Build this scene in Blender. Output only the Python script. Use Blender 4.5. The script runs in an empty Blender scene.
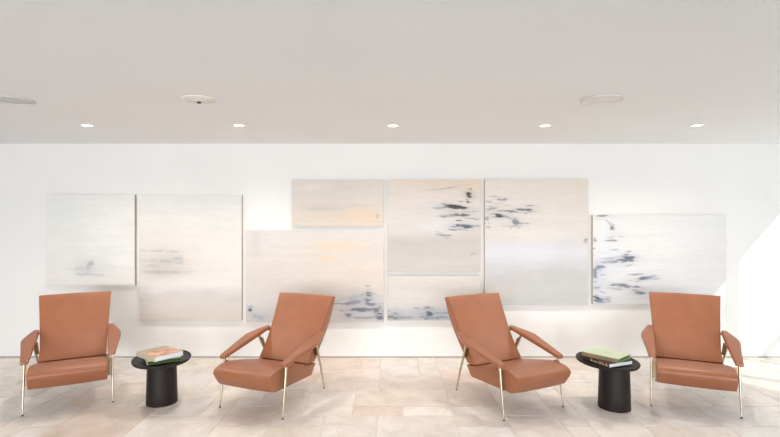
import bpy, math, random
import numpy as np
from mathutils import Vector, Matrix

C = bpy.context.scene.collection
scene = bpy.context.scene

# ------------------------------------------------------------------ camera, world, sun, exposure
cam_d = bpy.data.cameras.new('camera')
cam = bpy.data.objects.new('camera', cam_d); C.objects.link(cam)
cam.location = (0, 0, 1.55)
cam.rotation_euler = (math.radians(90), 0, 0)
cam_d.sensor_width = 36.0
cam_d.lens = 500.0 / 780.0 * 36.0
cam_d.clip_start = 0.05
scene.camera = cam

world = bpy.data.worlds.new('world'); scene.world = world
world.use_nodes = True
bg = world.node_tree.nodes['Background']
bg.inputs['Color'].default_value = (0.68, 0.86, 1.04, 1)
bg.inputs['Strength'].default_value = 0.8

sun_d = bpy.data.lights.new('sun', 'SUN')
sun_d.energy = 3.2
sun_d.angle = math.radians(0.5)
sun_d.color = (1.0, 0.97, 0.92)
sun = bpy.data.objects.new('sun', sun_d); C.objects.link(sun)
sun.rotation_euler = Vector((-0.90, 0.63, -0.684)).to_track_quat('-Z', 'Y').to_euler()
sun.location = (9, -3, 5)

# added area lights filling in for daylight, at unseen windows and the right-hand glazing
def fill_light(x, y, z, w, h, rot, watts, col):
    d = bpy.data.lights.new('window_daylight', 'AREA'); d.shape = 'RECTANGLE'; d.size = w; d.size_y = h
    d.energy = watts; d.color = col; d.spread = math.radians(130)
    o = bpy.data.objects.new('window_daylight', d); C.objects.link(o)
    o.location = (x, y, z); o.rotation_euler = rot
for _x, _w, _e in ((-3.1, 2.9, 186), (0.6, 3.1, 150), (4.45, 3.0, 78)):
    fill_light(_x, -5.85, 1.2, _w, 2.0, (math.radians(72), 0, 0), _e, (0.91, 0.95, 1.0))
fill_light(6.0, 2.9, 1.35, 2.6, 1.7, (math.radians(84), 0, math.radians(78)), 4, (0.90, 0.95, 1.0))

scene.view_settings.view_transform = 'Standard'
scene.view_settings.look = 'None'
scene.view_settings.gamma = 1.0
scene.view_settings.use_curve_mapping = False
scene.view_settings.exposure = 0.1

# ------------------------------------------------------------------ helpers
def lin(c):
    c = np.asarray(c, float) / 255.0
    return np.where(c <= 0.04045, c / 12.92, ((c + 0.055) / 1.055) ** 2.4)

def rgba(c):
    l = lin(c); return (float(l[0]), float(l[1]), float(l[2]), 1.0)

def principled(name, col, rough=0.5, metal=0.0, spec=0.5):
    m = bpy.data.materials.new(name); m.use_nodes = True
    b = m.node_tree.nodes['Principled BSDF']
    b.inputs['Base Color'].default_value = rgba(col)
    b.inputs['Roughness'].default_value = rough
    b.inputs['Metallic'].default_value = metal
    b.inputs['Specular IOR Level'].default_value = spec
    return m

def noise_material(name, c1, c2, scale, rough=0.5, metal=0.0, spec=0.5, bump=0.0, bump_scale=None, stretch=(1, 1, 1), detail=4):
    m = principled(name, c1, rough, metal, spec)
    nt = m.node_tree; b = nt.nodes['Principled BSDF']
    tc = nt.nodes.new('ShaderNodeTexCoord'); mp = nt.nodes.new('ShaderNodeMapping')
    mp.inputs['Scale'].default_value = stretch
    nt.links.new(tc.outputs['Object'], mp.inputs['Vector'])
    n = nt.nodes.new('ShaderNodeTexNoise'); n.inputs['Scale'].default_value = scale; n.inputs['Detail'].default_value = detail
    nt.links.new(mp.outputs['Vector'], n.inputs['Vector'])
    r = nt.nodes.new('ShaderNodeValToRGB')
    r.color_ramp.elements[0].color = rgba(c1); r.color_ramp.elements[1].color = rgba(c2)
    r.color_ramp.elements[0].position = 0.3; r.color_ramp.elements[1].position = 0.7
    nt.links.new(n.outputs['Fac'], r.inputs['Fac']); nt.links.new(r.outputs['Color'], b.inputs['Base Color'])
    if bump:
        n2 = nt.nodes.new('ShaderNodeTexNoise'); n2.inputs['Scale'].default_value = bump_scale or scale * 4
        n2.inputs['Detail'].default_value = 3
        nt.links.new(mp.outputs['Vector'], n2.inputs['Vector'])
        bp = nt.nodes.new('ShaderNodeBump'); bp.inputs['Strength'].default_value = bump; bp.inputs['Distance'].default_value = 0.002
        nt.links.new(n2.outputs['Fac'], bp.inputs['Height']); nt.links.new(bp.outputs['Normal'], b.inputs['Normal'])
    return m

def mesh_obj(name, verts, faces, mats, parent=None, smooth=False, fmat=None, sharp=35):
    me = bpy.data.meshes.new(name)
    me.from_pydata([tuple(v) for v in verts], [], faces)
    for mt in (mats if isinstance(mats, (list, tuple)) else [mats]): me.materials.append(mt)
    if fmat is not None: me.polygons.foreach_set('material_index', fmat)
    me.validate(); me.update()
    import bmesh
    b = bmesh.new(); b.from_mesh(me); bmesh.ops.recalc_face_normals(b, faces=b.faces); b.to_mesh(me); b.free()
    if smooth:
        me.polygons.foreach_set('use_smooth', [True] * len(me.polygons))
        me.set_sharp_from_angle(angle=math.radians(sharp))
    o = bpy.data.objects.new(name, me); C.objects.link(o)
    if parent: o.parent = parent
    return o

class MB:
    """collects shapes for one mesh object"""
    def __init__(self): self.v = []; self.f = []; self.m = []
    def add(self, verts, faces, mat=0):
        n = len(self.v); self.v += [tuple(p) for p in verts]
        self.f += [tuple(i + n for i in f) for f in faces]; self.m += [mat] * len(faces); return self
    def box(self, x0, x1, y0, y1, z0, z1, mat=0, bev=0.0):
        b = min(bev, (x1-x0)/2.01, (y1-y0)/2.01, (z1-z0)/2.01)
        if b <= 0:
            vs = [(x, y, z) for z in (z0, z1) for y in (y0, y1) for x in (x0, x1)]
            return self.add(vs, [(0,2,3,1),(4,5,7,6),(0,1,5,4),(2,6,7,3),(0,4,6,2),(1,3,7,5)], mat)
        rings = []
        for z, i in ((z0, b), (z0+b, 0), (z1-b, 0), (z1, b)):
            rings.append([(x0+b+i*.0, y0+i, z), (x1-b, y0+i, z), (x1-i, y0+b, z), (x1-i, y1-b, z),
                          (x1-b, y1-i, z), (x0+b, y1-i, z), (x0+i, y1-b, z), (x0+i, y0+b, z)])
        return self.loft(rings, mat=mat)
    def loft(self, rings, mat=0, caps=True):
        n = len(rings[0]); vs = [p for r in rings for p in r]; fs = []
        for k in range(len(rings) - 1):
            for i in range(n):
                j = (i + 1) % n
                fs.append((k*n+i, k*n+j, (k+1)*n+j, (k+1)*n+i))
        if caps:
            fs.append(tuple(range(n))[::-1]); fs.append(tuple((len(rings)-1)*n + i for i in range(n)))
        return self.add(vs, fs, mat)
    def tube(self, pts, radii, n=12, flat=1.0, side=Vector((1, 0, 0)), mat=0):
        rings = []
        pts = [Vector(p) for p in pts]
        for i, p in enumerate(pts):
            t = (pts[min(i+1, len(pts)-1)] - pts[max(i-1, 0)]).normalized()
            a = (side - t * side.dot(t)).normalized(); b = t.cross(a)
            r = radii[i]
            rings.append([p + a * (r * flat * math.cos(2*math.pi*k/n)) + b * (r * math.sin(2*math.pi*k/n)) for k in range(n)])
        return self.loft(rings, mat)
    def build(self, name, mats, parent=None, smooth=False, sharp=35):
        return mesh_obj(name, self.v, self.f, mats, parent, smooth, self.m, sharp)

def tag(o, label, cat, group=None, kind=None):
    if label: o['label'] = label
    if cat: o['category'] = cat
    if group: o['group'] = group
    if kind: o['kind'] = kind
    return o

def empty(name, loc, rz=0.0):
    o = bpy.data.objects.new(name, None); C.objects.link(o)
    o.empty_display_size = 0.1
    o.location = loc; o.rotation_euler = (0, 0, rz); return o

def struct(o):
    o['kind'] = 'structure'; return o

def copy_tree(o, parent=None):
    c = o.copy(); C.objects.link(c)
    if parent: c.parent = parent
    for ch in list(o.children): copy_tree(ch, c)
    return c

# ------------------------------------------------------------------ room constants (metres; y is the distance from the camera)
WALL = 5.58
CEIL = 2.386
LEFT = -5.3
BACK = -6.0                       # wall behind the camera
def rx(y): return 4.9 + 0.43 / 0.9 * (WALL - y)      # the slanting glazed side on the right

# ------------------------------------------------------------------ materials of the shell
m_wall = noise_material('white_plaster', (238, 236, 233), (235, 233, 230), 1.5, rough=0.9, spec=0.2)
m_ceil = noise_material('white_ceiling_paint', (246, 247, 248), (244, 245, 246), 1.2, rough=0.9, spec=0.2)
m_gap_shadow = principled('grey_shadow_strip', (165, 156, 147), 0.7)
m_frame = principled('white_window_frame', (235, 235, 235), 0.5)
m_terrace = noise_material('pale_terrace_stone', (215, 210, 203), (200, 195, 188), 2.0, rough=0.8)

def glass_mat():
    m = bpy.data.materials.new('window_glass'); m.use_nodes = True
    nt = m.node_tree; nt.nodes.clear()
    out = nt.nodes.new('ShaderNodeOutputMaterial'); mx = nt.nodes.new('ShaderNodeMixShader')
    tr = nt.nodes.new('ShaderNodeBsdfTransparent'); gl = nt.nodes.new('ShaderNodeBsdfGlossy')
    tr.inputs['Color'].default_value = (0.97, 0.99, 0.98, 1); gl.inputs['Roughness'].default_value = 0.02
    mx.inputs['Fac'].default_value = 0.07
    nt.links.new(tr.outputs[0], mx.inputs[1]); nt.links.new(gl.outputs[0], mx.inputs[2]); nt.links.new(mx.outputs[0], out.inputs['Surface'])
    return m
m_glass = glass_mat()

# ------------------------------------------------------------------ floor of travertine tiles laid in a mixed-size pattern
def floor_material():
    m = principled('travertine', (225, 208, 190), 0.33, 0, 0.5)
    nt = m.node_tree; b = nt.nodes['Principled BSDF']; L = nt.links
    at = nt.nodes.new('ShaderNodeAttribute'); at.attribute_name = 'tile_colour'
    tc = nt.nodes.new('ShaderNodeTexCoord')
    off = nt.nodes.new('ShaderNodeVectorMath'); off.operation = 'ADD'
    sc = nt.nodes.new('ShaderNodeVectorMath'); sc.operation = 'SCALE'; sc.inputs['Scale'].default_value = 37.0
    at2 = nt.nodes.new('ShaderNodeAttribute'); at2.attribute_name = 'tile_shift'
    L.new(at2.outputs['Color'], sc.inputs[0]); L.new(tc.outputs['Object'], off.inputs[0]); L.new(sc.outputs[0], off.inputs[1])
    n = nt.nodes.new('ShaderNodeTexNoise'); n.inputs['Scale'].default_value = 4.5; n.inputs['Detail'].default_value = 8; n.inputs['Roughness'].default_value = 0.62
    n.inputs['Distortion'].default_value = 0.8
    L.new(off.outputs[0], n.inputs['Vector'])
    r = nt.nodes.new('ShaderNodeValToRGB')
    r.color_ramp.elements[0].position = 0.30; r.color_ramp.elements[0].color = (0.85, 0.82, 0.79, 1)
    r.color_ramp.elements[1].position = 0.62; r.color_ramp.elements[1].color = (1.06, 1.06, 1.06, 1)
    L.new(n.outputs['Fac'], r.inputs['Fac'])
    mx = nt.nodes.new('ShaderNodeMix'); mx.data_type = 'RGBA'; mx.blend_type = 'MULTIPLY'; mx.inputs['Factor'].default_value = 1.0
    L.new(at.outputs['Color'], mx.inputs['A']); L.new(r.outputs['Color'], mx.inputs['B'])
    n2 = nt.nodes.new('ShaderNodeTexNoise'); n2.inputs['Scale'].default_value = 38; n2.inputs['Detail'].default_value = 3
    L.new(off.outputs[0], n2.inputs['Vector'])
    r2 = nt.nodes.new('ShaderNodeValToRGB')
    r2.color_ramp.elements[0].position = 0.30; r2.color_ramp.elements[0].color = (0.87, 0.85, 0.82, 1)
    r2.color_ramp.elements[1].position = 0.44; r2.color_ramp.elements[1].color = (1, 1, 1, 1)
    L.new(n2.outputs['Fac'], r2.inputs['Fac'])
    mx2 = nt.nodes.new('ShaderNodeMix'); mx2.data_type = 'RGBA'; mx2.blend_type = 'MULTIPLY'; mx2.inputs['Factor'].default_value = 0.6
    L.new(mx.outputs['Result'], mx2.inputs['A']); L.new(r2.outputs['Color'], mx2.inputs['B'])
    L.new(mx2.outputs['Result'], b.inputs['Base Color'])
    bp = nt.nodes.new('ShaderNodeBump'); bp.inputs['Strength'].default_value = 0.25; bp.inputs['Distance'].default_value = 0.002
    L.new(n.outputs['Fac'], bp.inputs['Height']); L.new(bp.outputs['Normal'], b.inputs['Normal'])
    return m
m_floor = floor_material()
m_grout = noise_material('grout', (232, 225, 217), (212, 203, 194), 9.0, rough=0.9, spec=0.2)

def make_floor():
    rnd = random.Random(11)
    M = 0.2; gx0 = -5.3; gy0 = BACK                       # grid of 20 cm modules; a joint runs at y 3.926
    gy0 = 3.926 - 50 * M
    nx, ny = 80, 59
    occ = np.zeros((nx, ny), bool)
    tiles = []
    def put(i, j, w, h, tone=None):
        if i < 0 or j < 0 or i + w > nx or j + h > ny or occ[i:i+w, j:j+h].any(): return False
        occ[i:i+w, j:j+h] = True; tiles.append((i, j, w, h, tone)); return True
    def ci(x): return int(round((x - gx0) / M))
    def cj(y): return int(round((y - gy0) / M))
    # tiles that can be made out in the picture
    put(ci(-0.3), cj(3.926), 2, 1, 'pink'); put(ci(-0.3), cj(4.126), 4, 2, 'tan'); put(ci(0.1), cj(3.926), 2, 1, 'light')
    put(ci(-0.7), cj(3.926), 2, 3, 'light'); put(ci(0.5), cj(4.126), 2, 3, 'pink')
    put(ci(-0.1), cj(3.526), 3, 2, 'light'); put(ci(-0.5), cj(3.526), 2, 2, 'light')
    put(ci(-0.7), cj(4.526), 3, 3, 'tan'); put(ci(-0.1), cj(4.526), 3, 2, 'tan'); put(ci(0.5), cj(4.726), 2, 2, 'pink')
    put(ci(-1.3), cj(3.726), 2, 2, 'tan'); put(ci(-1.9), cj(3.526), 3, 2, 'light')
    put(ci(2.1), cj(3.726), 2, 2, 'grey'); put(ci(2.5), cj(3.726), 3, 2, 'grey'); put(ci(1.5), cj(3.926), 3, 2, 'light')
    sizes = [(3, 2), (2, 3), (2, 2), (4, 2), (2, 1), (1, 2), (3, 3), (2, 2), (3, 2)]
    for j in range(ny):
        for i in range(nx):
            if occ[i, j]: continue
            s = sizes[:]; rnd.shuffle(s)
            for w, h in s:
                if put(i, j, w, h): break
            else:
                put(i, j, 1, 1)
    tones = {'light': (237, 230, 222), 'tan': (232, 220, 208), 'pink': (230, 214, 201), 'grey': (233, 229, 224), 'cream': (235, 226, 216)}
    names = ['light', 'light', 'cream', 'cream', 'tan', 'pink', 'grey', 'light']
    mb = MB(); cols = []; shifts = []
    g = 0.0034
    for (i, j, w, h, tone) in tiles:
        x0 = gx0 + i*M + g; x1 = gx0 + (i+w)*M - g; y0 = gy0 + j*M + g; y1 = min(gy0 + (j+h)*M - g, WALL + 0.05)
        if y1 - y0 < 0.01: continue
        tone = tone or rnd.choice(names)
        if x0 > 1.7 and tone in ('pink', 'tan'): tone = rnd.choice(['grey', 'light', 'cream'])  # warm tones dropped on the right to paint in the cool window light
        c = np.array(tones[tone], float) * rnd.uniform(0.97, 1.02)
        if y1 < 1.4: c = np.array((172, 167, 162), float)          # unseen tiles greyed to cut the light bounced onto the ceiling
        l = np.minimum(lin(np.minimum(c, 250)), 0.95); s = (rnd.random(), rnd.random(), rnd.random())
        e = 0.0012
        r0 = [(x0, y0, -0.004), (x1, y0, -0.004), (x1, y1, -0.004), (x0, y1, -0.004)]
        r1 = [(a, b, -e) for a, b, _ in r0]
        r2 = [(x0+e, y0+e, 0), (x1-e, y0+e, 0), (x1-e, y1-e, 0), (x0+e, y1-e, 0)]
        n0 = len(mb.v)
        mb.add(r0 + r1 + r2, [(0,1,5,4),(1,2,6,5),(2,3,7,6),(3,0,4,7),(4,5,9,8),(5,6,10,9),(6,7,11,10),(7,4,8,11),(8,9,10,11)])
        cols += [(l[0], l[1], l[2], 1)] * 12; shifts += [(s[0], s[1], s[2], 1)] * 12
    n0 = len(mb.v)
    mb.box(LEFT - 0.1, 10.6, BACK - 0.1, WALL + 0.1, -0.12, -0.0032, mat=1)
    cols += [(1, 1, 1, 1)] * (len(mb.v) - n0); shifts += [(0, 0, 0, 1)] * (len(mb.v) - n0)
    o = mb.build('floor', [m_floor, m_grout])
    me = o.data
    for nm, arr in (('tile_colour', cols), ('tile_shift', shifts)):
        a = me.color_attributes.new(nm, 'FLOAT_COLOR', 'POINT')
        a.data.foreach_set('color', np.array(arr, dtype=np.float32).ravel())
    struct(o)
make_floor()

# ------------------------------------------------------------------ walls, ceiling, windows
_q = [(LEFT - 0.2, BACK - 0.2), (rx(BACK - 0.2) + 0.1, BACK - 0.2), (rx(WALL + 0.2) + 0.1, WALL + 0.2), (LEFT - 0.2, WALL + 0.2)]
mb = MB(); mb.loft([[(x, y, CEIL) for x, y in _q], [(x, y, CEIL + 0.2) for x, y in _q]]); struct(mb.build('ceiling', m_ceil))
mb = MB(); mb.box(LEFT - 0.2, 5.3, WALL, WALL + 0.2, 0.0, CEIL); struct(mb.build('wall_back', m_wall))
mb = MB(); mb.box(LEFT - 0.2, LEFT, 1.6, WALL, 0.0, CEIL); mb.box(LEFT - 0.2, LEFT, BACK - 0.2, -3.6, 0.0, CEIL)
mb.box(LEFT - 0.2, LEFT, -3.6, 1.6, 0.0, 0.2); mb.box(LEFT - 0.2, LEFT, -3.6, 1.6, 2.28, CEIL); struct(mb.build('wall_left', m_wall))
struct(MB().box(LEFT - 0.11, LEFT - 0.10, -3.6, 1.6, 0.2, 2.28).build('window_6', m_glass))  # unseen window, added to let in more light from the left
mb = MB(); mb.box(LEFT, 4.85, WALL - 0.006, WALL, 0.0, 0.012); struct(mb.build('baseboard_back', m_gap_shadow))  # flat grey strip painting in the shade of the gap at the wall base

def wall_run(name, p0, p1, t0, t1, z0, z1, thick, mat, kind_struct=True):
    """a box standing along the line p0->p1 between distances t0 and t1"""
    p0 = Vector(p0); d = (Vector(p1) - p0).normalized(); n = Vector((d.y, -d.x, 0))
    a, b = p0 + d * t0, p0 + d * t1
    h = n * thick / 2
    vs = [(q.x, q.y, z) for z in (z0, z1) for q in (a - h, b - h, b + h, a + h)]
    o = mesh_obj(name, vs, [(0,1,2,3),(4,5,6,7),(0,1,5,4),(1,2,6,5),(2,3,7,6),(3,0,4,7)], mat)
    if kind_struct: struct(o)
    return o
P0 = (rx(WALL), WALL, 0); P1 = (rx(BACK), BACK, 0)
Ltot = (Vector(P1) - Vector(P0)).length
wall_run('wall_right', P0, P1, 0, 4.4, 2.30, CEIL, 0.12, m_wall)
wall_run('wall_right', P0, P1, 4.4, Ltot, 0, CEIL, 0.12, m_wall)
k = 1.0 / 0.9975
posts = [1.27, 2.75, 4.4]
rights = [0.0] + posts
for i in range(len(rights) - 1):
    a, b = rights[i], rights[i+1]
    w = wall_run('window_%d' % (i+1), P0, P1, a + 0.03, b - 0.03, 0.03, 2.29, 0.008, m_glass)
    wall_run('window_rail', P0, P1, a, b, 0.82, 0.88, 0.05, m_frame).parent = w
    wall_run('window_post', P0, P1, b - 0.055, b + 0.055, 0, 2.30, 0.06, m_frame).parent = w
# wall behind the camera with three wide windows
bx0, bx1 = LEFT, rx(BACK)
wins = [(-4.6, -1.6), (-1.0, 2.2), (2.9, 6.0), (6.6, 9.6)]
segs = [bx0] + [v for w in wins for v in w] + [bx1]
mb = MB()
for i in range(0, len(segs), 2): mb.box(segs[i], segs[i+1], BACK - 0.2, BACK, 0, CEIL)
for a, b in wins: mb.box(a, b, BACK - 0.2, BACK, 2.28, CEIL)
struct(mb.build('wall_front', m_wall))
for i, (a, b) in enumerate(wins):
    w = MB().box(a, b, BACK - 0.11, BACK - 0.10, 0.0, 2.28).build('window_%d' % (i + 7), m_glass); struct(w)
    f = MB(); mid = (a + b) / 2
    for q in (a + 0.03, mid, b - 0.03): f.box(q - 0.03, q + 0.03, BACK - 0.14, BACK - 0.06, 0, 2.28)
    f = f.build('window_frame', m_frame); f.parent = w; struct(f)
mb = MB(); mb.box(-16, 24, -18, 12, -0.5, -0.13); struct(mb.build('ground', m_terrace))

# ------------------------------------------------------------------ paintings
def vnoise(u, v, sx, sy, seed):
    r = np.random.RandomState(seed); g = r.rand(int(sy) + 3, int(sx) + 3)
    x = np.clip(u, 0, 1) * sx; y = np.clip(v, 0, 1) * sy
    xi = np.floor(x).astype(int); yi = np.floor(y).astype(int)
    fx = x - xi; fy = y - yi; fx = fx*fx*(3-2*fx); fy = fy*fy*(3-2*fy)
    return (g[yi, xi]*(1-fx)*(1-fy) + g[yi, xi+1]*fx*(1-fy) + g[yi+1, xi]*(1-fx)*fy + g[yi+1, xi+1]*fx*fy)
def fbm(u, v, sx, sy, seed, octs=4):
    t = 0; a = 1; s = 0
    for k in range(octs):
        t = t + a * vnoise(u, v, sx * 2**k, sy * 2**k, seed + k*7); s += a; a *= 0.55
    return t / s
def sstep(a, b, x):
    t = np.clip((x - a) / (b - a), 0, 1); return t*t*(3-2*t)

def canvas_material():
    m = principled('painted_canvas', (220, 215, 210), 0.55, 0, 0.3)
    nt = m.node_tree; b = nt.nodes['Principled BSDF']
    at = nt.nodes.new('ShaderNodeAttribute'); at.attribute_name = 'paint'
    tc = nt.nodes.new('ShaderNodeTexCoord'); mp = nt.nodes.new('ShaderNodeMapping'); mp.inputs['Scale'].default_value = (6, 6, 60)
    n = nt.nodes.new('ShaderNodeTexNoise'); n.inputs['Scale'].default_value = 1.5; n.inputs['Detail'].default_value = 5
    nt.links.new(tc.outputs['Object'], mp.inputs['Vector']); nt.links.new(mp.outputs['Vector'], n.inputs['Vector'])
    r = nt.nodes.new('ShaderNodeValToRGB'); r.color_ramp.elements[0].color = (0.965, 0.965, 0.965, 1); r.color_ramp.elements[1].color = (1.02, 1.02, 1.02, 1)
    r.color_ramp.elements[0].position = 0.35; r.color_ramp.elements[1].position = 0.65
    mx = nt.nodes.new('ShaderNodeMix'); mx.data_type = 'RGBA'; mx.blend_type = 'MULTIPLY'; mx.inputs['Factor'].default_value = 1.0
    nt.links.new(n.outputs['Fac'], r.inputs['Fac'])
    nt.links.new(at.outputs['Color'], mx.inputs['A']); nt.links.new(r.outputs['Color'], mx.inputs['B'])
    nt.links.new(mx.outputs['Result'], b.inputs['Base Color'])
    bp = nt.nodes.new('ShaderNodeBump'); bp.inputs['Strength'].default_value = 0.15; bp.inputs['Distance'].default_value = 0.002
    nt.links.new(n.outputs['Fac'], bp.inputs['Height']); nt.links.new(bp.outputs['Normal'], b.inputs['Normal'])
    return m
m_canvas = canvas_material()
m_edge = noise_material('raw_canvas_edge', (205, 192, 174), (194, 180, 162), 8, rough=0.8, spec=0.2)  # tan canvas, darkened to paint in the shade between neighbouring pictures
PF = WALL - 0.045; KP = PF / 500.0
PAINT_K = 0.865

def painting(px, stops, patches, strokes, label, seed, k=1.0):
    """px = left, top, right, bottom of the picture on the wall (in 1/500 of the distance); the painted colours are laid
    down as a vertical blend of washes, soft patches and dry brush strokes, each given by its place on the canvas"""
    l, t, r, b = px
    x0, x1 = (l - 390) * KP, (r - 390) * KP
    z1, z0 = 1.55 - (t - 218.6) * KP, 1.55 - (b - 218.6) * KP
    W, Hh = x1 - x0, z1 - z0
    nx = int(W / 0.0065); nz = int(Hh / 0.0065)
    X, Z = np.meshgrid(np.linspace(0, 1, nx+1), np.linspace(0, 1, nz+1))     # Z = 0 at top
    U = l + X * (r - l); V = t + Z * (b - t)
    warp = (fbm(X, Z, 3, 6, seed, 4) - 0.5) * 0.16
    Zs = np.clip(Z + warp, 0, 1)
    pos = [s[0] for s in stops]; cols = np.array([s[1] for s in stops], float)
    img = np.stack([np.interp(Zs, pos, cols[:, k]) for k in range(3)], -1)
    img += ((fbm(X, Z, 2, 22, seed+3, 4) - 0.5) * 9)[..., None]
    img += ((fbm(X, Z, 4, 5, seed+5, 3) - 0.5) * 7)[..., None] * np.array([1.0, 0.9, 0.75])
    def blob(cx, cy, lx, ly, ang=0.0):
        a = math.radians(ang); dx = U - cx; dy = V - cy
        return ((dx*math.cos(a) + dy*math.sin(a)) / lx)**2 + ((-dx*math.sin(a) + dy*math.cos(a)) / ly)**2
    for (cx, cy, lx, ly, col, al) in patches:
        d = blob(cx, cy, lx, ly)
        n = fbm(X, Z, 4, 16, seed + int(cx), 4)
        m = np.clip(np.exp(-d) * (0.45 + 1.1 * n) * al, 0, 1)[..., None]
        img = img * (1 - m) + np.array(col, float) * m
    rnd = random.Random(seed); flecks = []
    for (cx, cy, lx, ly, col, al, ang) in strokes:                # fine dry-brush flecks scattered round every mark
        if al < 0.62: continue
        for _ in range(3):
            flecks.append((cx + rnd.uniform(-1.7, 1.3)*lx, cy + rnd.choice([-1, 1])*rnd.uniform(1.0, 2.6)*(ly + 0.6), lx*rnd.uniform(0.25, 0.8), rnd.uniform(0.35, 0.6), col, al*rnd.uniform(0.35, 0.8), ang))
    for q, (cx, cy, lx, ly, col, al, ang) in enumerate(list(strokes) + flecks):
        n = fbm(X, Z, max(6, (r-l)/9), (b-t)/1.6, seed + 31*q + 1, 3)
        n2 = fbm(X, Z, (r-l)/5, (b-t)/4, seed + 17*q + 5, 3)
        wob = (fbm(X, Z, 9, 9, seed + q, 3) - 0.5) * 1.8
        a = math.radians(ang); dx = U - cx; dy = V - cy + wob
        d = np.abs((dx*math.cos(a) + dy*math.sin(a)) / (lx*1.15))**2 + ((-dx*math.sin(a) + dy*math.cos(a)) / (ly*1.2))**2
        e = np.exp(-d*0.75)
        m = sstep(0.30, 0.95, e * (1.0 + (n - 0.5) * 2.2 + (n2 - 0.5) * 1.4)) * al
        m = np.maximum(m, np.exp(-d*0.45) * al * 0.16 * (0.4 + 1.2*n))
        m = m[..., None]
        c_ = np.array(col, float); c_ = c_*0.62 + c_.mean()*0.33
        img = img * (1 - m) + c_ * m
    L = lin(np.clip(img + np.array([0.0, 0.0, 0.5]), 8, 252)) * PAINT_K * k
    root = empty('painting', ((x0+x1)/2, WALL, z0))
    tag(root, label, 'painting', 'abstract canvases along the back wall')
    hx = W/2
    # canvas: painted front sheet with turned edges, 4 mm deep lip
    vs = []; fs = []
    yy = -0.045
    for j in range(nz+1):
        for i in range(nx+1):
            vs.append((-hx + W*i/nx, yy, Hh - Hh*j/nz))
    idx = lambda i, j: j*(nx+1) + i
    for j in range(nz):
        for i in range(nx):
            fs.append((idx(i, j), idx(i, j+1), idx(i+1, j+1), idx(i+1, j)))
    border = [idx(i, 0) for i in range(nx+1)] + [idx(nx, j) for j in range(1, nz+1)] + [idx(i, nz) for i in range(nx-1, -1, -1)] + [idx(0, j) for j in range(nz-1, 0, -1)]
    n0 = len(vs); colsv = list(L.reshape(-1, 3))
    for k_ in border:
        x, y, z = vs[k_]; vs.append((x, yy + 0.004, z)); colsv.append(L.reshape(-1, 3)[k_])
    nb = len(border)
    for i in range(nb):
        j = (i+1) % nb; fs.append((border[i], border[j], n0+j, n0+i))
    me = bpy.data.meshes.new('canvas'); me.from_pydata(vs, [], fs); me.materials.append(m_canvas); me.update()
    a = me.color_attributes.new('paint', 'FLOAT_COLOR', 'POINT')
    arr = np.ones((len(vs), 4), np.float32); arr[:, :3] = np.array(colsv)
    a.data.foreach_set('color', arr.ravel())
    o = bpy.data.objects.new('canvas', me); C.objects.link(o); o.parent = root
    s = MB().box(-hx, hx, -0.041, -0.003, 0, Hh, bev=0.001).build('stretcher_frame', m_edge); s.parent = root
    return root

NAVY = (70, 84, 112); INK = (62, 62, 68); BLUE = (120, 135, 165); GREYB = (150, 158, 172); MAUVE = (165, 158, 170)
painting((46.9, 194.6, 134.6, 285.3), [(0, (233, 232, 227)), (0.5, (236, 234, 229)), (1, (234, 230, 224))],
    [(88, 268, 14, 7, (205, 206, 206), 0.6), (105, 268, 16, 4, (216, 215, 213), 0.5), (65, 215, 20, 10, (228, 231, 228), 0.7)],
    [(90, 265, 2.6, 4.5, (170, 174, 178), 0.6, 30), (83, 274, 8, 1.6, (198, 200, 202), 0.6, 0), (80, 269, 6, 2, (205, 206, 208), 0.5, 0), (96, 275, 8, 1.2, (205, 206, 207), 0.5, 0),
     (110, 266, 8, 1.0, (218, 216, 214), 0.5, 10)],
    'pale off-white canvas with one faint grey smudge low down, leftmost on the wall', 3, 1.07)
painting((139.3, 195.2, 241.6, 320.6), [(0, (232, 232, 227)), (0.12, (236, 233, 228)), (0.5, (236, 229, 223)), (0.74, (232, 225, 218)), (0.80, (216, 209, 202)), (1, (218, 207, 195))],
    [(165, 262, 26, 14, (212, 206, 200), 0.7), (160, 273, 26, 5, (205, 199, 193), 0.6), (210, 292, 34, 4, (210, 204, 199), 0.5), (200, 283, 30, 4, (238, 236, 236), 0.5)],
    [(163, 251, 18, 1.3, (192, 188, 184), 0.55, 0), (160, 261, 18, 1.4, (186, 184, 184), 0.55, 2), (178, 260, 5, 4, (182, 183, 187), 0.5, 20), (165, 272, 22, 1.6, (190, 184, 179), 0.5, 0), (150, 266, 9, 1.0, (196, 192, 190), 0.5, 0)],
    'tall cream canvas with grey streaks at left and a taupe lower band, second from left', 17, 1.03)
painting((291.7, 179.7, 383.4, 226.0), [(0, (229, 219, 210)), (0.45, (226, 217, 207)), (1, (229, 214, 198))],
    [(315, 187, 14, 3.6, (240, 229, 227), 0.9), (324, 208, 18, 3, (206, 198, 188), 0.7), (355, 206, 16, 2.5, (212, 203, 192), 0.6), (362, 216, 16, 6, (238, 211, 180), 0.9), (320, 221, 26, 4, (232, 216, 198), 0.5)],
    [(378, 215, 1.6, 0.7, (110, 110, 115), 0.8, 0), (320, 209, 12, 0.9, (196, 189, 182), 0.5, 0)],
    'small wide beige canvas with a peach corner, mounted above the wide cloudy canvas', 29)
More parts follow.
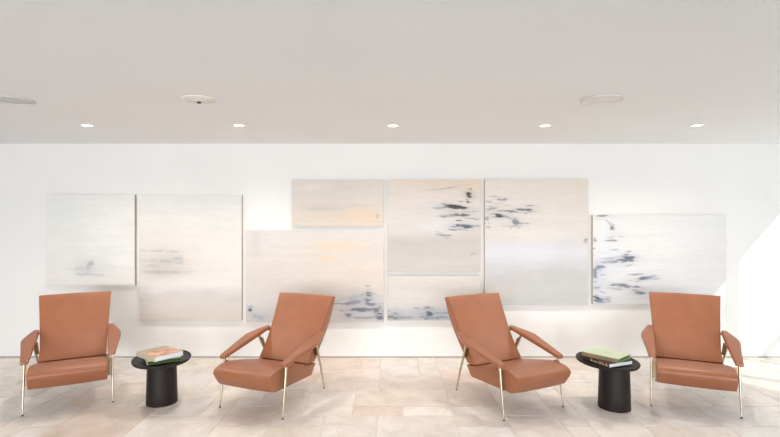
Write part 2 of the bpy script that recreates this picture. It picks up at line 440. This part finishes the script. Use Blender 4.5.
painting((246.0, 230.5, 383.8, 322.4), [(0, (229, 223, 217)), (0.35, (226, 218, 210)), (0.6, (222, 214, 206)), (0.8, (214, 208, 203)), (1, (210, 204, 199))],
    [(338, 247, 26, 6, (238, 215, 186), 0.85), (327, 259, 8, 3, (240, 210, 176), 0.6), (350, 272, 50, 14, (234, 217, 200), 0.6), (256, 240, 6, 16, (214, 207, 201), 0.6), (365, 305, 20, 12, (188, 190, 198), 0.65), (258, 316, 12, 5, (190, 194, 202), 0.5), (270, 300, 40, 6, (228, 224, 220), 0.4)],
    [(369, 294, 2.4, 2.6, (72, 80, 100), 0.85, 0), (371, 303, 5, 3.5, (105, 116, 142), 0.75, 10), (352, 303, 8, 2, (130, 140, 165), 0.65, -10), (362, 309, 14, 1.6, (92, 100, 125), 0.7, 0), (380, 316, 4, 3, (70, 82, 110), 0.8, 0),
     (348, 315, 4, 1.6, (85, 95, 120), 0.7, 0), (366, 318, 14, 1.2, (140, 148, 170), 0.6, 0), (250, 310, 1.6, 1.4, (60, 75, 105), 0.85, 0), (258, 317, 6, 2, (130, 140, 160), 0.6, 20), (378, 310, 4, 2, (100, 112, 140), 0.7, 0), (355, 297, 8, 1.2, (150, 158, 178), 0.6, -15)],
    'wide cloudy canvas with blue-grey splashes in its lower right corner, behind the second armchair', 41)
painting((387.7, 179.6, 480.6, 271.6), [(0, (238, 220, 199)), (0.10, (232, 220, 208)), (0.3, (227, 221, 216)), (0.55, (221, 215, 210)), (0.66, (208, 202, 197)), (1, (208, 202, 196))],
    [(400, 200, 14, 18, (230, 218, 208), 0.6), (440, 226, 30, 8, (232, 228, 226), 0.7), (405, 245, 24, 5, (200, 194, 189), 0.6), (470, 186, 10, 6, (238, 218, 196), 0.7), (440, 262, 34, 4, (216, 211, 206), 0.6)],
    [(469, 195, 3.4, 2.2, (58, 52, 50), 0.9, 25), (468, 202, 1.6, 0.8, (80, 72, 66), 0.8, 0), (455, 207, 11, 1.7, INK, 0.9, 6), (440, 208, 12, 0.9, (160, 160, 164), 0.6, 0), (459, 215, 10, 1.3, (92, 94, 104), 0.85, 0), (446, 216, 12, 1.0, (170, 168, 170), 0.6, 0),
     (462, 226.5, 9, 1.9, (64, 74, 98), 0.9, 0), (443, 235, 7, 1.0, (150, 148, 150), 0.75, 0), (452, 187, 18, 0.6, (180, 172, 164), 0.6, -8), (474, 254, 4, 0.9, (180, 178, 178), 0.6, -20), (470, 226, 12, 0.8, (140, 144, 158), 0.6, 0)],
    'square canvas with short black brush strokes stacked at upper right, above a low narrow canvas', 53)
painting((387.4, 276.0, 480.6, 320.6), [(0, (224, 219, 212)), (0.5, (222, 217, 211)), (0.8, (216, 211, 207)), (1, (205, 202, 202))],
    [(430, 313, 30, 6, (184, 188, 200), 0.7), (395, 316, 10, 5, (170, 172, 182), 0.6), (425, 296, 30, 8, (230, 226, 220), 0.6)],
    [(394, 316, 5, 2.6, (92, 94, 104), 0.75, 0), (405, 318, 10, 1.2, (140, 142, 152), 0.6, 0), (429, 314, 3.5, 2, (72, 84, 102), 0.85, 0), (424, 309, 10, 1.0, (150, 152, 160), 0.6, 0), (436, 318, 14, 1.6, (132, 146, 178), 0.7, 0), (445, 313, 10, 1.0, (150, 160, 184), 0.6, 0), (418, 317, 8, 1.2, (140, 152, 176), 0.6, 0), (465, 317, 12, 1.3, (150, 160, 180), 0.6, 0)],
    'low narrow grey canvas with blue streaks along its bottom edge, behind the third armchair', 67)
painting((484.8, 179.0, 588.2, 305.3), [(0, (234, 225, 214)), (0.25, (229, 222, 215)), (0.45, (224, 218, 213)), (0.5, (222, 219, 218)), (0.58, (226, 225, 228)), (0.7, (218, 217, 218)), (0.76, (207, 205, 203)), (1, (208, 207, 204))],
    [(570, 190, 26, 14, (238, 227, 213), 0.6), (530, 252, 45, 8, (228, 228, 233), 0.7), (500, 290, 14, 8, (220, 213, 206), 0.6), (545, 235, 40, 4, (232, 228, 225), 0.6)],
    [(503, 199.5, 6, 1.4, (150, 140, 150), 0.75, 0), (500, 206, 10, 0.9, (175, 172, 182), 0.6, 0), (492, 209, 7, 1.2, (150, 156, 172), 0.65, 0), (502, 215.5, 9, 1.9, (66, 72, 84), 0.9, 0), (523, 209.8, 8, 1.2, (84, 94, 116), 0.85, 0), (516, 222, 3.4, 2.2, (120, 124, 134), 0.75, 0), (520, 223.5, 8, 1.0, (140, 146, 160), 0.65, 0),
     (487, 219, 2, 1.4, (140, 150, 172), 0.7, 0), (489, 202, 3, 1.0, (170, 176, 190), 0.6, 0), (586, 240, 2.0, 1.2, (150, 150, 155), 0.7, 0), (488, 227, 2, 1.0, (150, 158, 174), 0.6, 0), (511, 219, 8, 0.8, (160, 164, 176), 0.6, 30)],
    'tallest pale canvas with a cluster of dark dashes at upper left and grey lower half', 79)
painting((592.9, 215.0, 725.8, 304.2), [(0, (234, 233, 230)), (0.3, (235, 233, 230)), (0.6, (232, 231, 230)), (1, (226, 226, 226))],
    [(612, 250, 16, 30, (226, 229, 234), 0.5), (680, 235, 40, 14, (237, 236, 234), 0.6), (598, 280, 8, 20, (200, 206, 218), 0.5)],
    [(603, 216, 5, 1.0, (120, 120, 135), 0.7, 0), (612, 228, 2.6, 1.8, (120, 124, 144), 0.8, 40), (608, 222, 4, 0.6, (170, 172, 184), 0.6, 45), (611, 240.5, 5, 1.0, (130, 138, 156), 0.75, 0), (622, 236.5, 6, 0.7, (180, 184, 194), 0.6, 0),
     (616, 250, 5, 0.6, (180, 186, 196), 0.6, 0), (625, 260, 8, 3.0, (112, 124, 150), 0.85, -8), (614, 262, 12, 1.4, (140, 150, 174), 0.7, -6), (629, 257.5, 6, 1.2, (72, 84, 112), 0.8, 0), (600, 267, 5, 2.2, (110, 122, 150), 0.75, 0), (595, 274, 1.6, 7, (120, 132, 160), 0.75, 0), (595, 241, 1.4, 2.5, (120, 130, 155), 0.7, 0),
     (640, 278.5, 8, 1.5, (92, 104, 136), 0.8, -6), (650, 276.5, 6, 0.9, (150, 158, 178), 0.7, -8), (625, 286, 11, 1.4, (108, 116, 142), 0.75, 4), (614, 284, 6, 0.9, (165, 172, 188), 0.6, 10), (641, 293, 6, 1.2, (110, 120, 148), 0.75, 0), (597, 299, 5, 2.6, (62, 72, 104), 0.85, 8), (603, 301.5, 6, 1.4, (120, 128, 156), 0.7, 0), (597, 288, 3, 1.0, (140, 148, 170), 0.6, 0)],
    'wide white canvas with navy marks down its left side, rightmost on the wall', 97, 1.05)

# ------------------------------------------------------------------ ceiling fittings
m_trim = principled('white_metal_trim', (240, 238, 234), 0.5)
m_lamp = bpy.data.materials.new('lamp_lens'); m_lamp.use_nodes = True
_b = m_lamp.node_tree.nodes['Principled BSDF']
_b.inputs['Emission Color'].default_value = (1.0, 0.95, 0.86, 1); _b.inputs['Emission Strength'].default_value = 6.0
m_grille = noise_material('speaker_cloth', (240, 239, 236), (234, 233, 230), 120, rough=0.8)
m_grille_grey = noise_material('grey_speaker_cloth', (214, 217, 216), (205, 209, 208), 120, rough=0.8)
m_gap = principled('dark_recess', (70, 66, 62), 0.8)
m_rim = principled('pale_grey_rim', (214, 211, 207), 0.7)  # greyer than the grille, painting in the shade inside the recessed rim
m_det = principled('white_sensor_plastic', (238, 232, 226), 0.7)

def ring(r, z, n=40, cx=0, cy=0): return [(cx + r*math.cos(2*math.pi*k/n), cy + r*math.sin(2*math.pi*k/n), z) for k in range(n)]
def lathe(profile, n=40):
    m = MB(); m.loft([ring(max(r, 1e-4), z, n) for r, z in profile]); return m

def make_downlight():
    root = empty('recessed_downlight', (0, 0, CEIL))
    # annular trim
    t = MB(); prof = [(0.044, -0.0005), (0.060, -0.0005), (0.062, -0.003), (0.058, -0.006), (0.048, -0.006), (0.044, -0.003)]
    t.loft([ring(r, z) for r, z in prof] + [ring(prof[0][0], prof[0][1])], caps=False)
    t.build('trim_ring', m_trim, root, True)
    lathe([(0.0435, -0.0008), (0.0435, -0.003), (0.03, -0.0045), (0.0001, -0.005)]).build('lens', m_lamp, root, True)
    return root
dl = make_downlight()
lights = [(-2.71, 4.476), (-1.352, 4.476), (0.027, 4.49), (1.392, 4.49), (2.748, 4.476)]
words = ['leftmost in the row, above the first armchair', 'second from left, just left of the second armchair',
         'middle one of the row, over the gap between the armchairs', 'fourth from left, above the tallest canvas', 'rightmost in the row, above the last armchair']
for i, (x, y) in enumerate(lights):
    o = dl if i == 0 else copy_tree(dl)
    o.location = (x, y, CEIL)
    tag(o, 'small round white recessed downlight, ' + words[i], 'ceiling light', 'recessed downlights along the ceiling')
    s = bpy.data.lights.new('downlight_beam', 'SPOT'); s.energy = 45; s.spot_size = math.radians(150); s.spot_blend = 1.0
    s.color = (1.0, 0.91, 0.82); s.shadow_soft_size = 0.04
    so = bpy.data.objects.new('downlight_beam', s); C.objects.link(so); so.location = (x, y, CEIL - 0.03)

def make_disc(r, mat, name):
    root = empty(name, (0, 0, CEIL))
    t = MB(); prof = [(r-0.012, -0.0005), (r-0.004, -0.0005), (r, -0.004), (r-0.002, -0.010), (r-0.008, -0.010), (r-0.012, -0.004)]
    t.loft([ring(a, z, 56) for a, z in prof] + [ring(prof[0][0], prof[0][1], 56)], caps=False)
    t.build('rim', m_rim, root, True)
    lathe([(r-0.0125, -0.001), (r-0.0125, -0.004), (r-0.03, -0.0065), (0.0001, -0.008)], 56).build('grille', mat, root, True)
    return root
o = make_disc(0.142, m_grille, 'ceiling_speaker'); o.location = (1.481, 3.50, CEIL)
tag(o, 'round off-white ceiling speaker on the right half of the ceiling', 'speaker')
o = make_disc(0.142, m_grille_grey, 'ceiling_speaker'); o.location = (-2.66, 3.52, CEIL)
tag(o, 'round pale blue-grey ceiling speaker cut by the left edge of the view', 'speaker')
root = empty('ceiling_sensor', (-1.337, 3.5, CEIL))
lathe([(0.118, -0.0005), (0.118, -0.005), (0.112, -0.009), (0.085, -0.009), (0.082, -0.013), (0.05, -0.014), (0.046, -0.018), (0.022, -0.020), (0.0001, -0.020)], 48).build('housing', m_det, root, True)
lathe([(0.015, -0.0203), (0.015, -0.026), (0.010, -0.030), (0.0001, -0.031)], 24).build('sensor_eye', m_gap, root, True)
tag(root, 'round stepped ceiling sensor with a small dark centre, left of the middle', 'sensor')

# ------------------------------------------------------------------ armchairs
def leather():
    m = noise_material('tan_leather', (158, 97, 63), (150, 91, 58), 7, rough=0.42, spec=0.6, bump=0.12, bump_scale=260)
    m.node_tree.nodes['Principled BSDF'].inputs['Sheen Weight'].default_value = 0.05
    return m
m_leather = leather()
m_brass = noise_material('champagne_brass', (208, 196, 176), (192, 179, 158), 30, rough=0.28, metal=1.0)
m_brassd = principled('satin_brass_plate', (150, 125, 92), 0.45, 1.0)
m_glide = principled('black_glide', (35, 32, 30), 0.6)

def resample(poly, n, closed=True):
    P = np.array(poly + ([poly[0]] if closed else []), float)
    d = np.r_[0, np.cumsum(np.hypot(*np.diff(P, axis=0).T))]
    s = np.linspace(0, d[-1], n + 1)[:-1] if closed else np.linspace(0, d[-1], n)
    return np.stack([np.interp(s, d, P[:, 0]), np.interp(s, d, P[:, 1])], 1)
def rounded(poly, radii, seg=5):
    """round each corner of a polygon by its own radius"""
    out = []; n = len(poly)
    for i in range(n):
        p = Vector(poly[i]); a = Vector(poly[i-1]); b = Vector(poly[(i+1) % n]); r = radii[i] if not isinstance(radii, float) else radii
        if r <= 0: out.append(tuple(p)); continue
        da = (a-p); db = (b-p); r_ = min(r, da.length*0.48, db.length*0.48)
        q0 = p + da.normalized()*r_; q1 = p + db.normalized()*r_
        for k in range(seg+1):
            t = k/seg; out.append(tuple(q0*(1-t)**2 + p*2*t*(1-t) + q1*t*t))
    return out
def inset(poly, d):
    P = np.array(poly); n = len(P)
    A = np.roll(P, 1, 0); B = np.roll(P, -1, 0)
    T = B - A; T /= np.maximum(np.hypot(T[:, 0], T[:, 1]), 1e-9)[:, None]
    area = 0.5*np.sum(P[:, 0]*B[:, 1] - B[:, 0]*P[:, 1])
    N = np.stack([-T[:, 1], T[:, 0]], 1) * (1 if area > 0 else -1)
    return P + N*d
def cushion(profile, wfun, crown, r=0.012, name='seat', parent=None):
    """upholstered block: side profile (forward, up) swept across the width with soft edges and a slightly crowned surface"""
    mb = MB(); rings = []
    st = []
    for k in range(5):
        a = k/4*math.pi/2; st.append((-1, r*(1-math.sin(a)), r*(1-math.cos(a))))     # (side, x shrink, inset)
    st = [(-1, 0.0, r)] + [(-1, r*(1-math.cos(a)), r*(1-math.sin(a))) for a in [math.pi/8*k for k in range(1, 5)]]
    xs = []
    for s in (0,):
        for (sd, dx, ins) in st: xs.append(('e', -1, dx, ins))
        for t in np.linspace(-0.9, 0.9, 17): xs.append(('m', t, 0, 0))
        for (sd, dx, ins) in st[::-1]: xs.append(('e', 1, dx, ins))
    P = np.array(profile)
    for kind, t, dx, ins in xs:
        Q = inset(P, ins) if ins > 1e-6 else P
        ring_ = []
        cr = crown * (1 - abs(t)**2.5) if kind == 'm' else 0
        Qc = inset(P, -cr) if cr > 0 else Q
        for (fy, z), (fy0, z0) in zip(Qc, P):
            w = wfun(z0)
            x = t*(w) if kind == 'm' else t*(w - dx)
            ring_.append((x, -fy, z))
        rings.append(ring_)
    mb.loft(rings)
    return mb.build(name, m_leather, parent, True, 44)

def make_chair():
    root = empty('armchair', (0, 0, 0))
    # seat
    prof = rounded([(-0.175, 0.200), (-0.243, 0.288), (-0.20, 0.292), (-0.133, 0.295), (0.08, 0.345), (0.25, 0.376), (0.345, 0.374), (0.405, 0.352), (0.426, 0.322), (0.405, 0.285), (0.352, 0.213)],
                   [0.012, 0.006, 0.0, 0.02, 0.08, 0.09, 0.05, 0.04, 0.04, 0.05, 0.014], 6)
    prof = [tuple(p) for p in resample(prof, 84)]
    cushion(prof, lambda z: 0.272, 0.005, 0.008, 'seat', root)
    # backrest
    prof = rounded([(-0.133, 0.303), (-0.20, 0.300), (-0.246, 0.297), (-0.318, 0.372), (-0.45, 0.552), (-0.508, 0.674), (-0.556, 0.826), (-0.495, 0.838), (-0.40, 0.668), (-0.31, 0.520)],
                   [0.008, 0.0, 0.008, 0.06, 0.08, 0.1, 0.008, 0.010, 0.1, 0.1], 4)
    prof = [tuple(p) for p in resample(prof, 90)]
    cushion(prof, lambda z: 0.247 + (0.293-0.247)*(z-0.30)/0.53 + 0.010*max(0.0, (0.40-z)/0.10), 0.006, 0.006, 'backrest', root)
    zb = lambda y: 0.407 + (0.249 - y)*0.2186
    for s in (-1, 1):
        # armrest pad
        st = [(-0.335, 0.284, 0.298, 0.014), (-0.330, 0.277, 0.305, 0.024), (-0.315, 0.270, 0.314, 0.030), (-0.26, 0.267, 0.330, 0.036), (-0.19, 0.266, 0.352, 0.041),
              (-0.12, 0.266, 0.370, 0.044), (-0.085, 0.266, 0.374, 0.045), (-0.05, 0.267, 0.370, 0.044), (0.10, 0.270, 0.350, 0.040), (0.20, 0.272, 0.338, 0.036), (0.266, 0.274, 0.331, 0.033), (0.278, 0.276, 0.329, 0.030), (0.282, 0.281, 0.325, 0.024)]
        rings = []
        for (y, xi, xo, th) in st:
            cx = (xi+xo)/2; hw = (xo-xi)/2; z0 = zb(y) - 0.008 + (0.049-th)*0.10
            r_ = []
            N = 28
            for k in range(N):
                a = 2*math.pi*k/N; ca, sa = math.cos(a), math.sin(a)
                e = 0.34
                px = math.copysign(abs(ca)**e, ca)*hw; pz = math.copysign(abs(sa)**(0.50 if sa > 0 else 0.30), sa)*th/2
                r_.append((s*(cx+px), -y, z0 + th/2 + pz))
            rings.append(r_)
        arm = MB().loft(rings).build('armrest', m_leather, root, True, 40)
        # brass rail under the pad
        mb = MB()
        def bar(p, q, w, t, up=Vector((0, 0, 1))):
            p, q = Vector(p), Vector(q); d = (q-p).normalized(); sx = Vector((1, 0, 0)); n = d.cross(sx).normalized()
            vs = []
            for e in (p, q):
                for a, b in ((-1, -1), (1, -1), (1, 1), (-1, 1)): vs.append(e + sx*a*w/2 + n*b*t/2)
            mb.add(vs, [(0,1,2,3),(4,5,6,7),(0,1,5,4),(1,2,6,5),(2,3,7,6),(3,0,4,7)])
        off = 0.012
        bar((s*0.303, 0.30, zb(-0.30)-off), (s*0.303, -0.262, zb(0.262)-off), 0.022, 0.007)
        r = mb.build('armrest_rail', m_brass, arm)
        # legs
        mb = MB(); mb.tube([(s*0.305, -0.246, 0.392), (s*0.306, -0.253, 0.33), (s*0.308, -0.273, 0.18), (s*0.310, -0.298, 0.010)], [0.0125, 0.0125, 0.0105, 0.0065], 14, 0.8)
        leg = mb.build('leg', m_brass, root, True)
        MB().tube([(s*0.310, -0.298, 0.010), (s*0.310, -0.3, 0.0)], [0.0075, 0.0080], 12).build('foot_glide', m_glide, leg, True)
        mb = MB(); mb.tube([(s*0.303, 0.195, 0.490), (s*0.292, 0.245, 0.38), (s*0.270, 0.33, 0.22), (s*0.236, 0.440, 0.010)], [0.0115, 0.0125, 0.0105, 0.0065], 14, 0.8)
        leg = mb.build('leg', m_brass, root, True)
        MB().tube([(s*0.236, 0.440, 0.010), (s*0.235, 0.443, 0.0)], [0.0075, 0.0080], 12).build('foot_glide', m_glide, leg, True)
        # plates that hold seat and backrest to the legs
        mb = MB(); bar((s*0.283, -0.235, 0.375), (s*0.283, -0.268, 0.225), 0.022, 0.014)
        mb.build('bracket', m_brassd, root)
        mb = MB(); bar((s*0.279, 0.205, 0.462), (s*0.272, 0.245, 0.355), 0.022, 0.014)
        mb.build('bracket', m_brassd, root)
        mb = MB(); bar((s*0.292, 0.305, zb(-0.305)-0.012), (s*0.270, 0.330, zb(-0.32)-0.012), 0.030, 0.012)
        mb.build('bracket', m_brassd, root)
    return root
chair = make_chair()
poses = [(-2.753, 4.33, 0.50), (-0.993, 4.254, -0.408), (1.012, 4.236, 0.472), (2.571, 4.28, -0.434)]
clabels = ['tan leather armchair at the far left of the row, facing slightly right',
           'tan leather armchair right of the left table, turned to the left, brass legs',
           'tan leather armchair left of the right-hand table, turned to the right, brass legs',
           'tan leather armchair at the far right beside the sunlit patch of floor']
for i, (x, y, a) in enumerate(poses):
    o = chair if i == 0 else copy_tree(chair)
    o.location = (x, y, 0); o.rotation_euler = (0, 0, a)
    tag(o, clabels[i], 'armchair', 'tan leather armchairs in front of the paintings')

# ------------------------------------------------------------------ side tables
m_wood = noise_material('dark_stained_oak', (42, 32, 28), (26, 21, 19), 6, rough=0.5, spec=0.3, stretch=(8, 8, 0.5), bump=0.15)
def ell(a, b, z, n=64): return [(a*math.cos(2*math.pi*k/n), b*math.sin(2*math.pi*k/n), z) for k in range(n)]
def make_table():
    root = empty('side_table', (0, 0, 0))
    A, B, Hh = 0.276, 0.228, 0.385
    t = MB(); t.loft([ell(A-0.02, B-0.02, Hh-0.025), ell(A-0.006, B-0.006, Hh-0.022), ell(A, B, Hh-0.012), ell(A, B, Hh-0.002), ell(A-0.002, B-0.002, Hh),
                      ell(A-0.008, B-0.008, Hh), ell(A-0.012, B-0.012, Hh-0.005), ell(A-0.02, B-0.02, Hh-0.006)])
    t.build('tabletop', m_wood, root, True, 40)
    p = MB(); p.loft([ell(0.130, 0.123, 0.0), ell(0.131, 0.124, 0.004), ell(0.128, 0.121, 0.12), ell(0.123, 0.117, 0.26), ell(0.120, 0.114, Hh-0.025)])
    p.build('pedestal', m_wood, root, True, 40).location = (0.035, 0.004, 0)
    return root
tb = make_table(); tb.location = (-1.912, 4.192, 0); tb.rotation_euler = (0, 0, math.radians(108))
tag(tb, 'low dark brown oval pedestal table between the first and second armchairs', 'side table', 'oval pedestal side tables')
t2 = copy_tree(tb); [c for c in t2.children if c.name.startswith('pedestal')][0].location = (0.035, 0.042, 0)
t2.location = (1.795, 4.136, 0); t2.rotation_euler = (0, 0, math.radians(282))
tag(t2, 'low black-brown oval pedestal table between the third and last armchairs', 'side table', 'oval pedestal side tables')

# ------------------------------------------------------------------ books
m_pages = noise_material('white_paper', (236, 236, 238), (222, 222, 226), 3, rough=0.8, stretch=(1, 1, 220), spec=0.2)
m_pages_dark = noise_material('shaded_green_paper', (70, 92, 48), (48, 70, 36), 3, rough=0.8, stretch=(1, 1, 200), spec=0.2)  # dark green page edges of the lower book
m_green = noise_material('green_cover', (104, 128, 74), (84, 110, 58), 12, rough=0.45)
m_cream = principled('cream_cover_cloth', (196, 182, 156), 0.6)
m_ltgreen = noise_material('pale_green_cover', (202, 214, 184), (195, 208, 176), 5, rough=0.45)
m_olive = principled('olive_brown_spine', (138, 118, 88), 0.6)
m_bright = principled('bright_green_endpaper', (150, 205, 105), 0.6)
m_darkc = principled('dark_brown_cover', (62, 42, 36), 0.5)
m_letters = principled('cream_lettering', (236, 208, 170), 0.6)
m_faint = principled('faint_grey_print', (158, 172, 138), 0.6)
def picture_cover():
    m = principled('picture_cover', (205, 160, 130), 0.4)
    nt = m.node_tree; b = nt.nodes['Principled BSDF']
    tc = nt.nodes.new('ShaderNodeTexCoord'); n = nt.nodes.new('ShaderNodeTexNoise'); n.inputs['Scale'].default_value = 9; n.inputs['Detail'].default_value = 4; n.inputs['Distortion'].default_value = 1.2
    nt.links.new(tc.outputs['Object'], n.inputs['Vector'])
    r = nt.nodes.new('ShaderNodeValToRGB'); e = r.color_ramp.elements
    e[0].position = 0.36; e[0].color = rgba((150, 96, 78)); e[1].position = 0.66; e[1].color = rgba((222, 202, 170))
    k1 = e.new(0.46); k1.color = rgba((204, 142, 112)); k2 = e.new(0.55); k2.color = rgba((222, 176, 146))
    nt.links.new(n.outputs['Fac'], r.inputs['Fac']); nt.links.new(r.outputs['Color'], b.inputs['Base Color'])
    return m
m_pict = picture_cover()

def book(c, u, L, W, z, th, covers, pages, label, group, deco=None, board=0.003):
    """c = spine-front corner; u = unit direction of the short edge (width); the spine runs along the long side"""
    u = Vector((u[0], u[1], 0)).normalized(); ang = math.atan2(u.y, u.x)
    root = empty('book', (c[0], c[1], z), ang)          # local x = width away from spine, local y = length
    mb = MB()
    mb.box(0, W, 0, L, 0, board, 0, 0.0008); mb.box(0, W, 0, L, th-board, th, 1 if len(covers) > 1 else 0, 0.0008)
    mb.box(-0.003, 0.001, 0, L, 0.0, th, 2 if len(covers) > 2 else 0, 0.0012)
    mb.build('cover', covers, root)
    MB().box(0.0015, W-0.004, 0.004, L-0.004, board, th-board).build('pages', pages, root)
    if deco: deco(root)
    tag(root, label, 'book', group)
    return root
# left table: green book under a thick picture book
book((-1.918, 3.958), (0.215, 0.134), 0.30, 0.25, 0.3865, 0.032, [m_green, m_ltgreen, m_cream], m_pages_dark,
     'green book with dark green page edges, lying under the picture book on the left table', 'books on the left table')
def deco_pict(root):
    # the printed band along the front half of the cover
    MB().box(0.010, 0.241, 0.004, 0.17, 0.0398, 0.0402).build('cover_picture', m_pict, root)
m_sand = noise_material('sand_cover', (186, 166, 144), (172, 150, 128), 14, rough=0.5)
book((-1.849, 3.934), (0.144, 0.197), 0.285, 0.244, 0.4190, 0.040, [m_sand, m_sand, m_cream], m_pages,
     'thick picture book with pinkish cover and white pages, topmost on the left table', 'books on the left table', deco_pict)
# right table
def deco_spine(root):
    mb = MB(); rnd = random.Random(5)
    y = 0.02
    for wd, hgt in [(0.020, 0.017), (0.003, 0.004), (0.018, 0.017), (0.018, 0.017), (0.004, 0.006), (0.012, 0.012), (0.012, 0.012), (0.003, 0.005), (0.018, 0.018)]:
        if hgt < 0.01: mb.box(-0.0036, -0.0028, y, y+wd, 0.010, 0.010+hgt)
        else:
            mb.box(-0.0036, -0.0028, y, y+0.006, 0.008, 0.008+hgt)
            mb.box(-0.0036, -0.0028, y, y+wd, 0.008, 0.011); mb.box(-0.0036, -0.0028, y, y+wd, 0.005+hgt, 0.008+hgt)
        y += wd + 0.008
    mb.build('spine_lettering', m_letters, root)
book((1.707, 3.890), (0.231, 0.098), 0.31, 0.25, 0.3865, 0.031, [m_darkc], m_pages,
     'dark-spined book with cream spine lettering and white pages, lower one on the right table', 'books on the right table', deco_spine)
def deco_green(root):
    mb = MB()
    for k, (a, b) in enumerate([(0.085, 0.10), (0.104, 0.112), (0.116, 0.14)]): mb.box(0.115, 0.122, 0.03 + a, 0.03 + b, 0.0318, 0.0322)
    mb.build('cover_print', m_faint, root)
book((1.784, 3.910), (0.167, 0.147), 0.30, 0.222, 0.4180, 0.032, [m_bright, m_ltgreen, m_olive], m_green,
     'pale green book with an olive spine, topmost on the right table', 'books on the right table', deco_green)
